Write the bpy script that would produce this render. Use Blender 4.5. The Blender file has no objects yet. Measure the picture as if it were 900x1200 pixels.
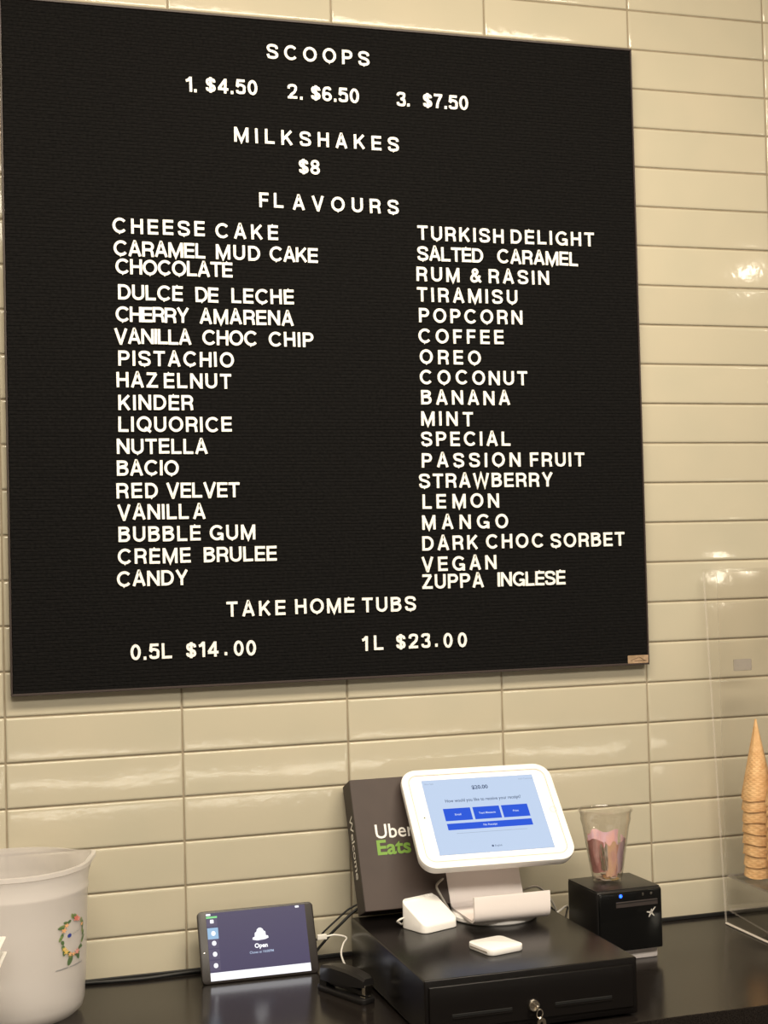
import bpy, bmesh, math, random
from mathutils import Vector, Matrix
random.seed(7)
S = bpy.context.scene
PI = math.pi
CT = 0.90                     # counter top height (m)

# ------------------------------------------------------------------ camera
cam_d = bpy.data.cameras.new('camera'); cam = bpy.data.objects.new('camera', cam_d)
S.collection.objects.link(cam); S.camera = cam
cam_d.sensor_fit = 'VERTICAL'; cam_d.sensor_height = 36; cam_d.lens = 36 * 1700 / 1200
cam_d.clip_start = 0.02; cam_d.clip_end = 60
yaw, pit, roll = 0.29478557, 0.02781059, -0.02464805
f = Vector((math.sin(yaw)*math.cos(pit), math.cos(yaw)*math.cos(pit), math.sin(pit)))
r0 = Vector((math.cos(yaw), -math.sin(yaw), 0)); u0 = r0.cross(f)
r = r0*math.cos(roll) + u0*math.sin(roll); u = u0*math.cos(roll) - r0*math.sin(roll)
M = Matrix(((r.x, u.x, -f.x), (r.y, u.y, -f.y), (r.z, u.z, -f.z))).to_4x4()
M.translation = Vector((-0.09325744, -2.53566884, 0.26350116 + 0.45738 + CT))
cam.matrix_world = M

# ------------------------------------------------------------------ world, exposure
w = bpy.data.worlds.new('world'); S.world = w; w.use_nodes = True
w.node_tree.nodes['Background'].inputs[0].default_value = (1.0, 0.85, 0.66, 1)
w.node_tree.nodes['Background'].inputs[1].default_value = 0.3
S.view_settings.view_transform = 'Standard'; S.view_settings.look = 'None'
S.view_settings.exposure = 0.0; S.view_settings.gamma = 1.0
S.view_settings.use_curve_mapping = False

# ------------------------------------------------------------------ ceiling lights (area lamps)
def area(name, loc, size, size_y, power, col, rot=(0, 0, 0)):
    d = bpy.data.lights.new(name, 'AREA'); d.shape = 'RECTANGLE'; d.size = size; d.size_y = size_y
    d.energy = power; d.color = col
    o = bpy.data.objects.new(name, d); S.collection.objects.link(o)
    o.location = loc; o.rotation_euler = rot
    return o
WARM = (1.0, 0.87, 0.68)
area('ceiling_light_wash', (0.55, -1.25, 2.93), 2.1, 0.35, 58, WARM, (math.radians(18), 0, 0))
area('ceiling_light_room', (0.4, -3.0, 2.93), 3.2, 0.8, 132, (1.0, 0.91, 0.77))

# ------------------------------------------------------------------ helpers
def new_mat(name, col, rough=0.5, metal=0.0, coat=0.0, spec=0.5, emit=None, estr=0.0, trans=0.0, ior=1.45, alpha=1.0):
    m = bpy.data.materials.new(name); m.use_nodes = True
    b = m.node_tree.nodes['Principled BSDF']
    b.inputs['Base Color'].default_value = (*col, 1); b.inputs['Roughness'].default_value = rough
    b.inputs['Metallic'].default_value = metal; b.inputs['Coat Weight'].default_value = coat
    b.inputs['Specular IOR Level'].default_value = spec
    b.inputs['Transmission Weight'].default_value = trans; b.inputs['IOR'].default_value = ior
    b.inputs['Alpha'].default_value = alpha
    if emit: b.inputs['Emission Color'].default_value = (*emit, 1); b.inputs['Emission Strength'].default_value = estr
    return m
def nd(m, t): return m.node_tree.nodes.new(t)
def lk(m, a, b): m.node_tree.links.new(a, b)
def bsdf(m): return m.node_tree.nodes['Principled BSDF']
def noise_col(m, c1, c2, scale=8, detail=3, lo=0.35, hi=0.65, vec='Object', stretch=None):
    tc = nd(m, 'ShaderNodeTexCoord'); n = nd(m, 'ShaderNodeTexNoise'); rp = nd(m, 'ShaderNodeValToRGB')
    n.inputs['Scale'].default_value = scale; n.inputs['Detail'].default_value = detail
    src = tc.outputs[vec]
    if stretch:
        mp = nd(m, 'ShaderNodeMapping'); mp.inputs['Scale'].default_value = stretch
        lk(m, src, mp.inputs[0]); src = mp.outputs[0]
    lk(m, src, n.inputs['Vector']); lk(m, n.outputs['Fac'], rp.inputs[0])
    rp.color_ramp.elements[0].position = lo; rp.color_ramp.elements[1].position = hi
    rp.color_ramp.elements[0].color = (*c1, 1); rp.color_ramp.elements[1].color = (*c2, 1)
    lk(m, rp.outputs[0], bsdf(m).inputs['Base Color']); return m
def noise_bump(m, scale, strength, dist=0.001, detail=2, vec='Object', stretch=None):
    tc = nd(m, 'ShaderNodeTexCoord'); n = nd(m, 'ShaderNodeTexNoise'); b = nd(m, 'ShaderNodeBump')
    n.inputs['Scale'].default_value = scale; n.inputs['Detail'].default_value = detail
    b.inputs['Strength'].default_value = strength; b.inputs['Distance'].default_value = dist
    src = tc.outputs[vec]
    if stretch:
        mp = nd(m, 'ShaderNodeMapping'); mp.inputs['Scale'].default_value = stretch
        lk(m, src, mp.inputs[0]); src = mp.outputs[0]
    lk(m, src, n.inputs['Vector']); lk(m, n.outputs['Fac'], b.inputs['Height'])
    lk(m, b.outputs[0], bsdf(m).inputs['Normal']); return m

COL = S.collection
def mesh_from(bm, name):
    bmesh.ops.recalc_face_normals(bm, faces=bm.faces[:])
    me = bpy.data.meshes.new(name); bm.to_mesh(me); bm.free(); return me
def obj(name, geo, mat=None, parent=None, loc=(0, 0, 0), rot=(0, 0, 0), smooth=False, angle=40):
    me = mesh_from(geo, name) if isinstance(geo, bmesh.types.BMesh) else geo
    if mat is not None and not me.materials:
        for q in (mat if isinstance(mat, (list, tuple)) else [mat]): me.materials.append(q)
    if smooth:
        me.polygons.foreach_set('use_smooth', [True]*len(me.polygons))
        try: me.set_sharp_from_angle(angle=math.radians(angle))
        except Exception: pass
    o = bpy.data.objects.new(name, me); COL.objects.link(o)
    o.parent = parent; o.location = loc; o.rotation_euler = rot
    return o
def tag(o, label, cat, group=None):
    o['label'] = label; o['category'] = cat
    if group: o['group'] = group
    return o
def thing(name, label, cat, loc=(0, 0, 0), rot=(0, 0, 0), group=None):
    o = bpy.data.objects.new(name, None); COL.objects.link(o); o.empty_display_size = 0.05
    o.location = loc; o.rotation_euler = rot
    return tag(o, label, cat, group)
def struct(o): o['kind'] = 'structure'; return o

def add_box(bm, x0, x1, y0, y1, z0, z1, bev=0.0, seg=2):
    m = Matrix.Translation(((x0+x1)/2, (y0+y1)/2, (z0+z1)/2)) @ Matrix.Diagonal((x1-x0, y1-y0, z1-z0, 1))
    g = bmesh.ops.create_cube(bm, size=1, matrix=m)
    if bev > 0:
        es = list({e for v in g['verts'] for e in v.link_edges})
        bmesh.ops.bevel(bm, geom=es, offset=bev, segments=seg, affect='EDGES', profile=0.6)
    return bm
def box(x0, x1, y0, y1, z0, z1, bev=0.0, seg=2): return add_box(bmesh.new(), x0, x1, y0, y1, z0, z1, bev, seg)
def loft(bm, rings, closed=True, cap0=True, cap1=True):
    vs = [[bm.verts.new(p) for p in ring] for ring in rings]
    n = len(rings[0])
    for a, b in zip(vs[:-1], vs[1:]):
        for i in range(n if closed else n-1):
            j = (i+1) % n; bm.faces.new((a[i], a[j], b[j], b[i]))
    if cap0: bm.faces.new(vs[0][::-1])
    if cap1: bm.faces.new(vs[-1])
    return bm
def circ(rad, z, n=32, cx=0, cy=0, ry=None):
    ry = rad if ry is None else ry
    return [(cx+rad*math.cos(2*PI*i/n), cy+ry*math.sin(2*PI*i/n), z) for i in range(n)]
def lathe(prof, n=32, cap0=False, cap1=False, bm=None):
    return loft(bm or bmesh.new(), [circ(max(r_, 1e-4), z, n) for r_, z in prof], True, cap0, cap1)
def rrect(w_, h_, rad, seg=6, inset=0.0):
    """rounded rectangle points in a plane, centred"""
    w2, h2 = w_/2-inset, h_/2-inset; rad = max(rad-inset, 1e-4); out = []
    for cx, cy, a0 in ((w2-rad, h2-rad, 0), (-w2+rad, h2-rad, 90), (-w2+rad, -h2+rad, 180), (w2-rad, -h2+rad, 270)):
        for k in range(seg+1):
            a = math.radians(a0+90*k/seg); out.append((cx+rad*math.cos(a), cy+rad*math.sin(a)))
    return out
def slab(w_, h_, rad, z0, z1, e=0.002, seg=6, bm=None):
    """rounded-rectangle slab lying in xy with softened rims"""
    bm = bm or bmesh.new(); R_ = []
    for ins, z in ((e, z0), (e*0.3, z0+e*0.3), (0, z0+e), (0, z1-e), (e*0.3, z1-e*0.3), (e, z1)):
        R_.append([(x, y, z) for x, y in rrect(w_, h_, rad, seg, ins)])
    return loft(bm, R_)
def tube(bm, pts, rad, n=8, caps=True):
    pts = [Vector(p) for p in pts]; rings = []
    t0 = (pts[1]-pts[0]).normalized(); nrm = t0.orthogonal().normalized()
    for i, p in enumerate(pts):
        t = ((pts[min(i+1, len(pts)-1)]-pts[max(i-1, 0)])).normalized()
        nrm = (nrm - t*nrm.dot(t)).normalized(); b = t.cross(nrm)
        rings.append([p+nrm*rad*math.cos(2*PI*k/n)+b*rad*math.sin(2*PI*k/n) for k in range(n)])
    return loft(bm, rings, True, caps, caps)
def catmull(P, sub=6, closed=False):
    P = [Vector(p) for p in P]; n = len(P); out = []
    rng = range(n if closed else n-1)
    for i in rng:
        if closed: a, b, c, d = P[(i-1) % n], P[i], P[(i+1) % n], P[(i+2) % n]
        else: a, b, c, d = P[max(i-1, 0)], P[i], P[i+1], P[min(i+2, n-1)]
        for k in range(sub):
            t = k/sub
            out.append(0.5*((2*b)+(c-a)*t+(2*a-5*b+4*c-d)*t*t+(3*b-a-3*c+d)*t**3))
    if not closed: out.append(P[-1])
    return out
def cable(name, label, pts, rad, mat, parent=None, sub=8, cat='cable'):
    o = obj(name, tube(bmesh.new(), catmull(pts, sub), rad, 8), mat, parent, smooth=True, angle=60)
    if parent is None: tag(o, label, cat)
    return o
def text_mesh(s, size, bold=0.0, depth=0.0, align='CENTER', sx=1.0):
    c = bpy.data.curves.new('txt', 'FONT'); c.body = s; c.size = size; c.offset = bold; c.extrude = depth
    c.align_x = align; c.align_y = 'CENTER'; c.resolution_u = 3
    o = bpy.data.objects.new('txt', c); COL.objects.link(o)
    dg = bpy.context.evaluated_depsgraph_get(); me = bpy.data.meshes.new_from_object(o.evaluated_get(dg))
    bpy.data.objects.remove(o); bpy.data.curves.remove(c); me.materials.clear()
    if sx != 1.0: me.transform(Matrix.Diagonal((sx, 1, 1, 1)))
    return me
UPR = Matrix.Rotation(PI/2, 4, 'X')       # xy-plane mesh -> xz-plane facing -y

# ------------------------------------------------------------------ materials
m_tile = new_mat('glazed_tile', (0.5, 0.45, 0.33), 0.07, coat=0.0, spec=0.5)
def tile_nodes(m):
    oi = nd(m, 'ShaderNodeObjectInfo'); tc = nd(m, 'ShaderNodeTexCoord'); n = nd(m, 'ShaderNodeTexNoise')
    ad = nd(m, 'ShaderNodeVectorMath'); ad.operation = 'ADD'; sc = nd(m, 'ShaderNodeVectorMath'); sc.operation = 'SCALE'
    cb = nd(m, 'ShaderNodeCombineXYZ'); sc.inputs['Scale'].default_value = 9
    lk(m, oi.outputs['Random'], cb.inputs[0]); lk(m, oi.outputs['Random'], cb.inputs[2])
    lk(m, cb.outputs[0], sc.inputs[0]); lk(m, tc.outputs['Object'], ad.inputs[0]); lk(m, sc.outputs[0], ad.inputs[1])
    n.inputs['Scale'].default_value = 7; n.inputs['Detail'].default_value = 2
    lk(m, ad.outputs[0], n.inputs['Vector'])
    rp = nd(m, 'ShaderNodeValToRGB'); rp.color_ramp.elements[0].position = .3; rp.color_ramp.elements[1].position = .7
    rp.color_ramp.elements[0].color = (0.515, 0.478, 0.37, 1); rp.color_ramp.elements[1].color = (0.555, 0.504, 0.388, 1)
    mx = nd(m, 'ShaderNodeMix'); mx.data_type = 'RGBA'; mx.blend_type = 'MULTIPLY'; mx.inputs[0].default_value = 1
    r2 = nd(m, 'ShaderNodeMapRange'); r2.inputs[3].default_value = 0.955; r2.inputs[4].default_value = 1.0
    lk(m, oi.outputs['Random'], r2.inputs[0])
    lk(m, n.outputs['Fac'], rp.inputs[0]); lk(m, rp.outputs[0], mx.inputs[6]); lk(m, r2.outputs[0], mx.inputs[7])
    lk(m, mx.outputs[2], bsdf(m).inputs['Base Color'])
    n2 = nd(m, 'ShaderNodeTexNoise'); n2.inputs['Scale'].default_value = 80; n2.inputs['Detail'].default_value = 1
    lk(m, ad.outputs[0], n2.inputs['Vector'])
    n3 = nd(m, 'ShaderNodeTexNoise'); n3.inputs['Scale'].default_value = 9; lk(m, ad.outputs[0], n3.inputs['Vector'])
    b = nd(m, 'ShaderNodeBump'); b.inputs['Strength'].default_value = 0.065; b.inputs['Distance'].default_value = 0.0015
    b2 = nd(m, 'ShaderNodeBump'); b2.inputs['Strength'].default_value = 0.03; b2.inputs['Distance'].default_value = 0.01
    lk(m, n2.outputs['Fac'], b.inputs['Height']); lk(m, n3.outputs['Fac'], b2.inputs['Height'])
    lk(m, b.outputs[0], b2.inputs['Normal']); lk(m, b2.outputs[0], bsdf(m).inputs['Normal'])
tile_nodes(m_tile)
m_grout = noise_col(new_mat('grout', (.3, .25, .18), 0.9), (.27, .225, .155), (.33, .275, .20), 30)
m_counter = noise_col(new_mat('dark_laminate', (.02, .017, .014), 0.17, spec=0.42), (.006, .005, .0045), (.020, .016, .014), 900, 2)
noise_bump(m_counter, 500, 0.15, 0.0004)
m_cab = new_mat('cabinet_black', (.010, .009, .009), 0.5)
m_wall = noise_col(new_mat('painted_wall', (.45, .40, .33), 0.8), (.13, .11, .09), (.16, .138, .115), 5)
m_ceil = noise_col(new_mat('ceiling_paint', (.6, .57, .5), 0.9), (.58, .55, .48), (.63, .60, .53), 5)
m_floor = noise_col(new_mat('floor_tile', (.2, .18, .15), 0.5), (.07, .06, .05), (.11, .095, .08), 6)
m_felt = noise_col(new_mat('black_felt', (.012, .010, .009), 0.95, spec=0.12), (.0036, .0035, .0036), (.0085, .0080, .0080), 220, 3)
bsdf(m_felt).inputs['Sheen Weight'].default_value = 0.03
m_frame = new_mat('dark_frame', (.045, .033, .03), 0.45)
m_letter = new_mat('white_letter_plastic', (.96, .95, .90), 0.4)
m_brass = noise_col(new_mat('bronze_plate', (.5, .35, .2), 0.4, 0.5), (.42, .29, .18), (.70, .50, .33), 60)
m_white = new_mat('white_plastic', (.90, .88, .86), 0.28)
m_white2 = new_mat('white_satin', (.86, .79, .77), 0.35)
m_black = noise_bump(new_mat('black_plastic', (.012, .011, .011), 0.32), 900, 0.1, 0.0003)
m_gloss = new_mat('black_gloss', (.006, .006, .006), 0.08)
m_steelblk = noise_bump(new_mat('black_powder_coat', (.006, .005, .0048), 0.24, spec=0.30), 700, 0.12, 0.0004)
m_dark = new_mat('slot_dark', (.004, .004, .004), 0.6)
m_chrome = new_mat('chrome', (.75, .70, .62), 0.2, 1.0)
m_rub = new_mat('black_rubber', (.012, .012, .012), 0.5)
m_wcable = new_mat('white_cable', (.78, .75, .70), 0.4)
m_gcable = new_mat('grey_cable', (.40, .37, .33), 0.4)
m_card = noise_col(new_mat('dark_brown_card', (.05, .036, .03), 0.55), (.046, .031, .026), (.056, .038, .032), 12)
m_cardside = new_mat('dark_brown_card_side', (.04, .03, .026), 0.6)
m_print_w = new_mat('white_print', (.85, .83, .80), 0.5)
m_print_g = new_mat('green_print', (.17, .33, .045), 0.5)

# ================================================================== SETTING
T0 = CT + 0.45738             # height of the joint just under the board
TW, TH = 0.29948, 0.077
wall = struct(obj('wall_back', box(-0.9, 2.6, 0.0025, 0.14, 0, 3.0), m_grout))
bm = bmesh.new(); R_ = []
for ins, y in ((0.0, 0.006), (0.0, 0.0022), (0.0006, 0.0011), (0.0017, 0.0004), (0.0034, 0.0001), (0.0056, 0.0)):
    R_.append([(x, y, z) for x, z in rrect(TW-0.0024, TH-0.0024, 0.0020, 2, ins)])
loft(bm, R_)
tile_me = mesh_from(bm, 'tile'); tile_me.materials.append(m_tile)
tile_me.polygons.foreach_set('use_smooth', [True]*len(tile_me.polygons)); tile_me.set_sharp_from_angle(angle=math.radians(50))
for i in range(-2, 7):
    for j in range(-20, 6):
        t = bpy.data.objects.new('tile', tile_me); COL.objects.link(t); t.parent = wall
        t.location = ((i+0.5)*TW, random.uniform(-.0002, .0002), T0-(j+0.5)*TH)
        t.rotation_euler = (random.gauss(0, .0022), 0, random.gauss(0, .0009))
struct(obj('wall_left', box(-1.0, -0.9, -5.0, 0.14, 0, 3.0), m_wall))
struct(obj('wall_right', box(3.6, 3.7, -5.0, 0.14, 0, 3.0), m_wall))
struct(obj('wall_front', box(-1.0, 3.7, -5.1, -5.0, 0, 3.0), m_wall))
struct(obj('wall_side', box(2.6, 3.6, 0.0, 0.14, 0, 3.0), m_wall))
struct(obj('floor', box(-1.0, 3.7, -5.1, 0.14, -0.1, 0), m_floor))
struct(obj('ceiling', box(-1.0, 3.7, -5.1, 0.14, 3.0, 3.1), m_ceil))
struct(obj('joint_reflection_1', box(-0.88, 2.5, -0.0055, -0.0008, CT, CT+0.007, 0.001, 1), m_rub))  # black strip stands in for the dark reflection where tiles meet the counter

ct = obj('countertop', box(-0.88, 2.5, -0.517, -0.001, CT-0.04, CT, 0.0015, 2), m_counter)
tag(ct, 'long dark speckled countertop running along the tiled wall', 'countertop')
cabt = thing('base_cabinet', 'black base cabinet under the dark countertop', 'cabinet', (0, 0, 0))
obj('body', box(-0.88, 2.5, -0.47, -0.003, 0.0, CT-0.04), m_cab, cabt)
for k in range(6):
    x0 = -0.87+k*0.56
    d = obj('door', box(x0, x0+0.55, -0.49, -0.47, 0.10, CT-0.045, 0.002, 1), m_cab, cabt)
    obj('handle', box(x0+.47, x0+.482, -0.512, -0.49, 0.62, 0.78, 0.002, 1), m_chrome, d)

# ================================================================== MENU BOARD
BX0, BX1, BZ0, BZ1 = 0.010, 1.1935, CT+0.4945, CT+1.6825
board = thing('menu_board', 'large square black felt letter board hanging on the tiled wall', 'menu board', ((BX0+BX1)/2, 0, BZ0))
def bl(x, z): return x-(BX0+BX1)/2, z-BZ0
W_, H_ = BX1-BX0, BZ1-BZ0
fw = 0.004
bm = bmesh.new()
n = int(H_/0.0063); pz = (H_-2*fw)/n; prof = []
for k in range(n):
    z = fw+k*pz
    prof += [(-0.0185, z), (-0.0185, z+pz*0.76), (-0.0177, z+pz*0.82), (-0.0177, z+pz*0.94)]
prof.append((-0.0185, H_-fw))
va = [bm.verts.new((-W_/2+fw, y, z)) for y, z in prof]; vb = [bm.verts.new((W_/2-fw, y, z)) for y, z in prof]
for a in range(len(prof)-1): bm.faces.new((va[a], vb[a], vb[a+1], va[a+1]))
add_box(bm, -W_/2+fw, W_/2-fw, -0.012, -0.001, fw, H_-fw)
obj('felt_panel', bm, m_felt, board)
for (a, b, c, d) in ((-W_/2, W_/2, 0, fw), (-W_/2, W_/2, H_-fw, H_), (-W_/2, -W_/2+fw*.7, fw, H_-fw), (W_/2-fw*.7, W_/2, fw, H_-fw)):
    obj('frame_rail', box(a, b, -0.0205, -0.0005, c, d, 0.0006, 1), m_frame, board)
pl = obj('maker_plate', box(-.0215, .0215, -.0008, 0, -.0075, .0075, .0006, 1), m_brass, board, (1.1695-(BX0+BX1)/2, -0.0200, CT+0.5055-BZ0))
pl['label'] = 'small bronze plate in the lower right corner'
m_en = new_mat('engraving', (.16, .10, .06), 0.5, 0.3)
bm = bmesh.new()
tube(bm, [(x, -.0009, z) for x, z in ((-.016, -.003), (-.010, .0), (-.004, .0015), (.002, .0045), (.007, .0012), (.012, -.002), (.017, -.0035), (.004, -.003), (-.008, -.0035))], .0006, 5)
obj('engraving', bm, m_en, pl)

# ================================================================== LETTERS (stroke-built push-in letters)
SW = 0.174                     # stroke weight relative to cap height
CAPH = 0.0264
def arc(cx, cy, rx, ry, a0, a1, n=14):
    return [(cx+rx*math.cos(math.radians(a0+(a1-a0)*k/n)), cy+ry*math.sin(math.radians(a0+(a1-a0)*k/n))) for k in range(n+1)]
def cm(P, sub=5): return [(v.x, v.y) for v in catmull([(x, y, 0) for x, y in P], sub)]
i_ = SW/2
def glyph(ch):
    """-> width, [(polyline, closed)]"""
    i = i_; t = 1-i; L = []
    def add(*p, closed=False): L.append((list(p), closed))
    if ch == 'I': return SW*1.08, [([(i, 0), (i, 1)], False)]
    if ch == '.': return .20, [([(.10, -.01), (.10, .20)], False)]
    W = dict(A=.84, B=.75, C=.90, D=.82, E=.69, F=.64, G=.92, H=.78, K=.80, L=.66, M=.97, N=.82, O=.95, P=.74, Q=.97, R=.77,
             S=.80, T=.75, U=.79, V=.85, W=1.18, Y=.84, Z=.77).get(ch)
    if ch == 'A': add((i*.9, 0), (W/2-.01, 1-.02), (W/2+.01, 1-.02), (W-i*.9, 0)); add((W*.2, .30), (W*.8, .30))
    elif ch == 'B':
        add((i, 0), (i, 1)); add((i, t), *arc(W-i-.26, .76, .22, t-.76, 90, -90)[:], (i, .53))
        add((i, .53), *arc(W-i-.25, (.53+i)/2, .25, (.53-i)/2, 90, -90), (i, i))
    elif ch in 'CG':
        add(*arc(W*.535, .5, W*.535-i, .5-i+.008, 40, 320 if ch == 'C' else 325, 24))
        if ch == 'G': add((W-i, .0), (W-i, .46)); add((W*.56, .42), (W-i, .42))
    elif ch == 'D': add((i, 0), (i, 1)); add((i, t), *arc(W-i-.38, .5, .38, .5-i, 90, -90, 18), (i, i))
    elif ch == 'E': add((i, 0), (i, 1)); add((i, t), (W, t)); add((i, .51), (W-.03, .51)); add((i, i), (W, i))
    elif ch == 'F': add((i, 0), (i, 1)); add((i, t), (W, t)); add((i, .49), (W-.05, .49))
    elif ch == 'H': add((i, 0), (i, 1)); add((W-i, 0), (W-i, 1)); add((i, .51), (W-i, .51))
    elif ch == 'K': add((i, 0), (i, 1)); add((i, .33), (W-.11, .97)); add((W*.40, .56), (W-.09, .02))
    elif ch == 'L': add((i, 0), (i, 1)); add((i, i), (W, i))
    elif ch == 'M': add((i, 0), (i, 1)); add((W-i, 0), (W-i, 1)); add((i*1.1, .97), (W/2, .05), (W-i*1.1, .97))
    elif ch == 'N': add((i, 0), (i, 1)); add((W-i, 0), (W-i, 1)); add((i*1.15, .95), (W-i*1.15, .05))
    elif ch in 'OQ':
        add(*arc(W/2, .5, W/2-i, .5-i+.01, 0, 360, 28)[:-1], closed=True)
        if ch == 'Q': add((W*.56, .28), (W-.06, -.03))
    elif ch in 'PR':
        add((i, 0), (i, 1)); add((i, t), *arc(W-i-.24, (t+.46)/2, .24, (t-.46)/2, 90, -90), (i, .46))
        if ch == 'R': add((W*.50, .46), (W-i-.10, .43), (W-i-.035, .30), (W-i, 0))
    elif ch == 'S': add(*cm([(W-i, .69), (W*.80, .86), (W/2, t+.005), (W*.20, .87), (i+.01, .72), (W*.24, .57), (W/2, .51), (W*.77, .43), (W-i, .28), (W*.80, .13), (W/2, i-.005), (W*.19, .12), (i, .31)], 4))
    elif ch == 'T': add((0, t), (W, t)); add((W/2, 0), (W/2, t))
    elif ch == 'U': add((i, 1), (i, .36), *arc(W/2, .36, W/2-i, .36-i+.005, 180, 360, 14), (W-i, .36), (W-i, 1))
    elif ch == 'V': add((i*.9, 1), (W/2-.01, .02), (W/2+.01, .02), (W-i*.9, 1))
    elif ch == 'W': add((i*.8, 1), (W*.27, .03), (W*.5, .95), (W*.73, .03), (W-i*.8, 1))
    elif ch == 'Y': add((i, 1), (W/2, .42)); add((W-i, 1), (W/2, .42)); add((W/2, .46), (W/2, 0))
    elif ch == 'Z': add((.03, t), (W-.10, t)); add((W-.12, t), (.12, i)); add((.02, i), (W, i))
    elif ch == '0': W = .66; add(*arc(W/2, .5, W/2-i, .5-i+.01, 0, 360, 24)[:-1], closed=True)
    elif ch == '1': W = .40; add((W-i, 0), (W-i, 1)); add((0, .73), (W*.35, .77), (W-i, .96))
    elif ch == '2': W = .66; add(*cm([(i, .68), (W*.2, .86), (W/2, t), (W*.82, .86), (W-i, .68), (W*.74, .47), (W*.38, .27), (i+.03, i)], 4)); add((0, i), (W, i))
    elif ch == '3': W = .66; add(*cm([(i, .74), (W*.22, .88), (W/2, t), (W*.8, .88), (W-i-.03, .73), (W*.72, .57), (W*.45, .52)], 4)); add(*cm([(W*.45, .52), (W*.78, .46), (W-i, .29), (W*.8, .12), (W/2, i), (W*.2, .13), (i, .28)], 4))
    elif ch == '4': W = .70; add((W-.21, 0), (W-.21, 1)); add((W-.21, .95), (.05, .31)); add((.0, .29), (W, .29))
    elif ch == '5': W = .66; add((W-.05, t), (.14, t), (.09, .50)); add(*cm([(.09, .47), (W*.30, .60), (W*.55, .62), (W*.85, .52), (W-i, .34), (W*.83, .14), (W/2, i), (W*.2, .12), (i, .26)], 4))
    elif ch == '6': W = .66; add(*cm([(W-i-.02, .78), (W*.75, .9), (W*.52, t), (W*.24, .84), (i, .5), (i, .30)], 4)); add(*arc(W/2, .31, W/2-i, .31-i, 0, 360, 20)[:-1], closed=True)
    elif ch == '7': W = .64; add((0, t), (W-.03, t)); add(*cm([(W-i, .93), (W*.6, .62), (W*.42, .32), (W*.36, 0)], 4))
    elif ch == '8': W = .66; add(*arc(W/2, .72, W/2-i-.03, .28-i, 0, 360, 18)[:-1], closed=True); add(*arc(W/2, .28, W/2-i, .28-i+.01, 0, 360, 18)[:-1], closed=True)
    elif ch == '$':
        W = .66; add(*cm([(W-i, .68), (W*.80, .83), (W/2, .875), (W*.20, .83), (i+.01, .69), (W*.24, .56), (W/2, .50), (W*.77, .43), (W-i, .30), (W*.80, .17), (W/2, .125), (W*.19, .17), (i, .32)], 4))
        add((W/2, -.02), (W/2, 1.02))
    elif ch == '&':
        W = .84; add((W-.06, .03), (W*.28, .64)); add(*arc(W*.44, .75, .16, .165, 0, 360, 16)[:-1], closed=True); add(*cm([(W*.36, .56), (W*.20, .46), (i, .27), (W*.20, .11), (W*.44, .09), (W*.68, .22), (W*.84, .50)], 4))
    return W, L
def stroke_faces(bm, P, closed, half, y0, y1, sc):
    n = len(P); V = [Vector((p[0], p[1])) for p in P]; lr = []
    for k in range(n):
        a = V[(k-1) % n] if (closed or k > 0) else None; b = V[(k+1) % n] if (closed or k < n-1) else None
        d1 = (V[k]-a).normalized() if a is not None and (V[k]-a).length > 1e-6 else None
        d2 = (b-V[k]).normalized() if b is not None and (b-V[k]).length > 1e-6 else None
        d1 = d1 or d2; d2 = d2 or d1
        nn = Vector((-d1.y-d2.y, d1.x+d2.x))
        if nn.length < 1e-5: nn = Vector((-d1.y, d1.x))
        nn.normalize(); c = max(nn.dot(Vector((-d1.y, d1.x))), 0.45)
        lr.append((V[k]+nn*half/c, V[k]-nn*half/c))
    q = []
    for l_, r_ in lr:
        q.append([bm.verts.new((l_.x*sc, y0, l_.y*sc)), bm.verts.new((r_.x*sc, y0, r_.y*sc)), bm.verts.new((r_.x*sc, y1, r_.y*sc)), bm.verts.new((l_.x*sc, y1, l_.y*sc))])
    for k in range(n if closed else n-1):
        A, B = q[k], q[(k+1) % n]
        for e in range(4): bm.faces.new((A[e], A[(e+1) % 4], B[(e+1) % 4], B[e]))
    if not closed: bm.faces.new(q[0][::-1]); bm.faces.new(q[-1])
GM = {}
def glyph_mesh(ch, nub):
    if (ch, nub) in GM: return GM[(ch, nub)]
    W, L = glyph(ch); bm = bmesh.new()
    for k, (P, c) in enumerate(L): stroke_faces(bm, P, c, i_, -0.0026-0.00004*k, 0.0, CAPH)
    if nub:                                         # broken sprue tip
        x = W/2 if ch not in 'EF' else W*.45; z = 0.0 if ch not in 'EF' else 1.0; s = -1 if z == 0 else 1
        v = [bm.verts.new(((x+a)*CAPH, y, (z+s*b)*CAPH)) for y in (-.0022, -.0004) for a, b in ((-.09, -.03), (.09, -.03), (0, .085))]
        bm.faces.new(v[:3]); bm.faces.new(v[3:]); 
        for a in range(3): bm.faces.new((v[a], v[(a+1) % 3], v[3+(a+1) % 3], v[3+a]))
    me = mesh_from(bm, 'letter'); me.materials.append(m_letter)
    GM[(ch, nub)] = (W*CAPH, me); return GM[(ch, nub)]
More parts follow.
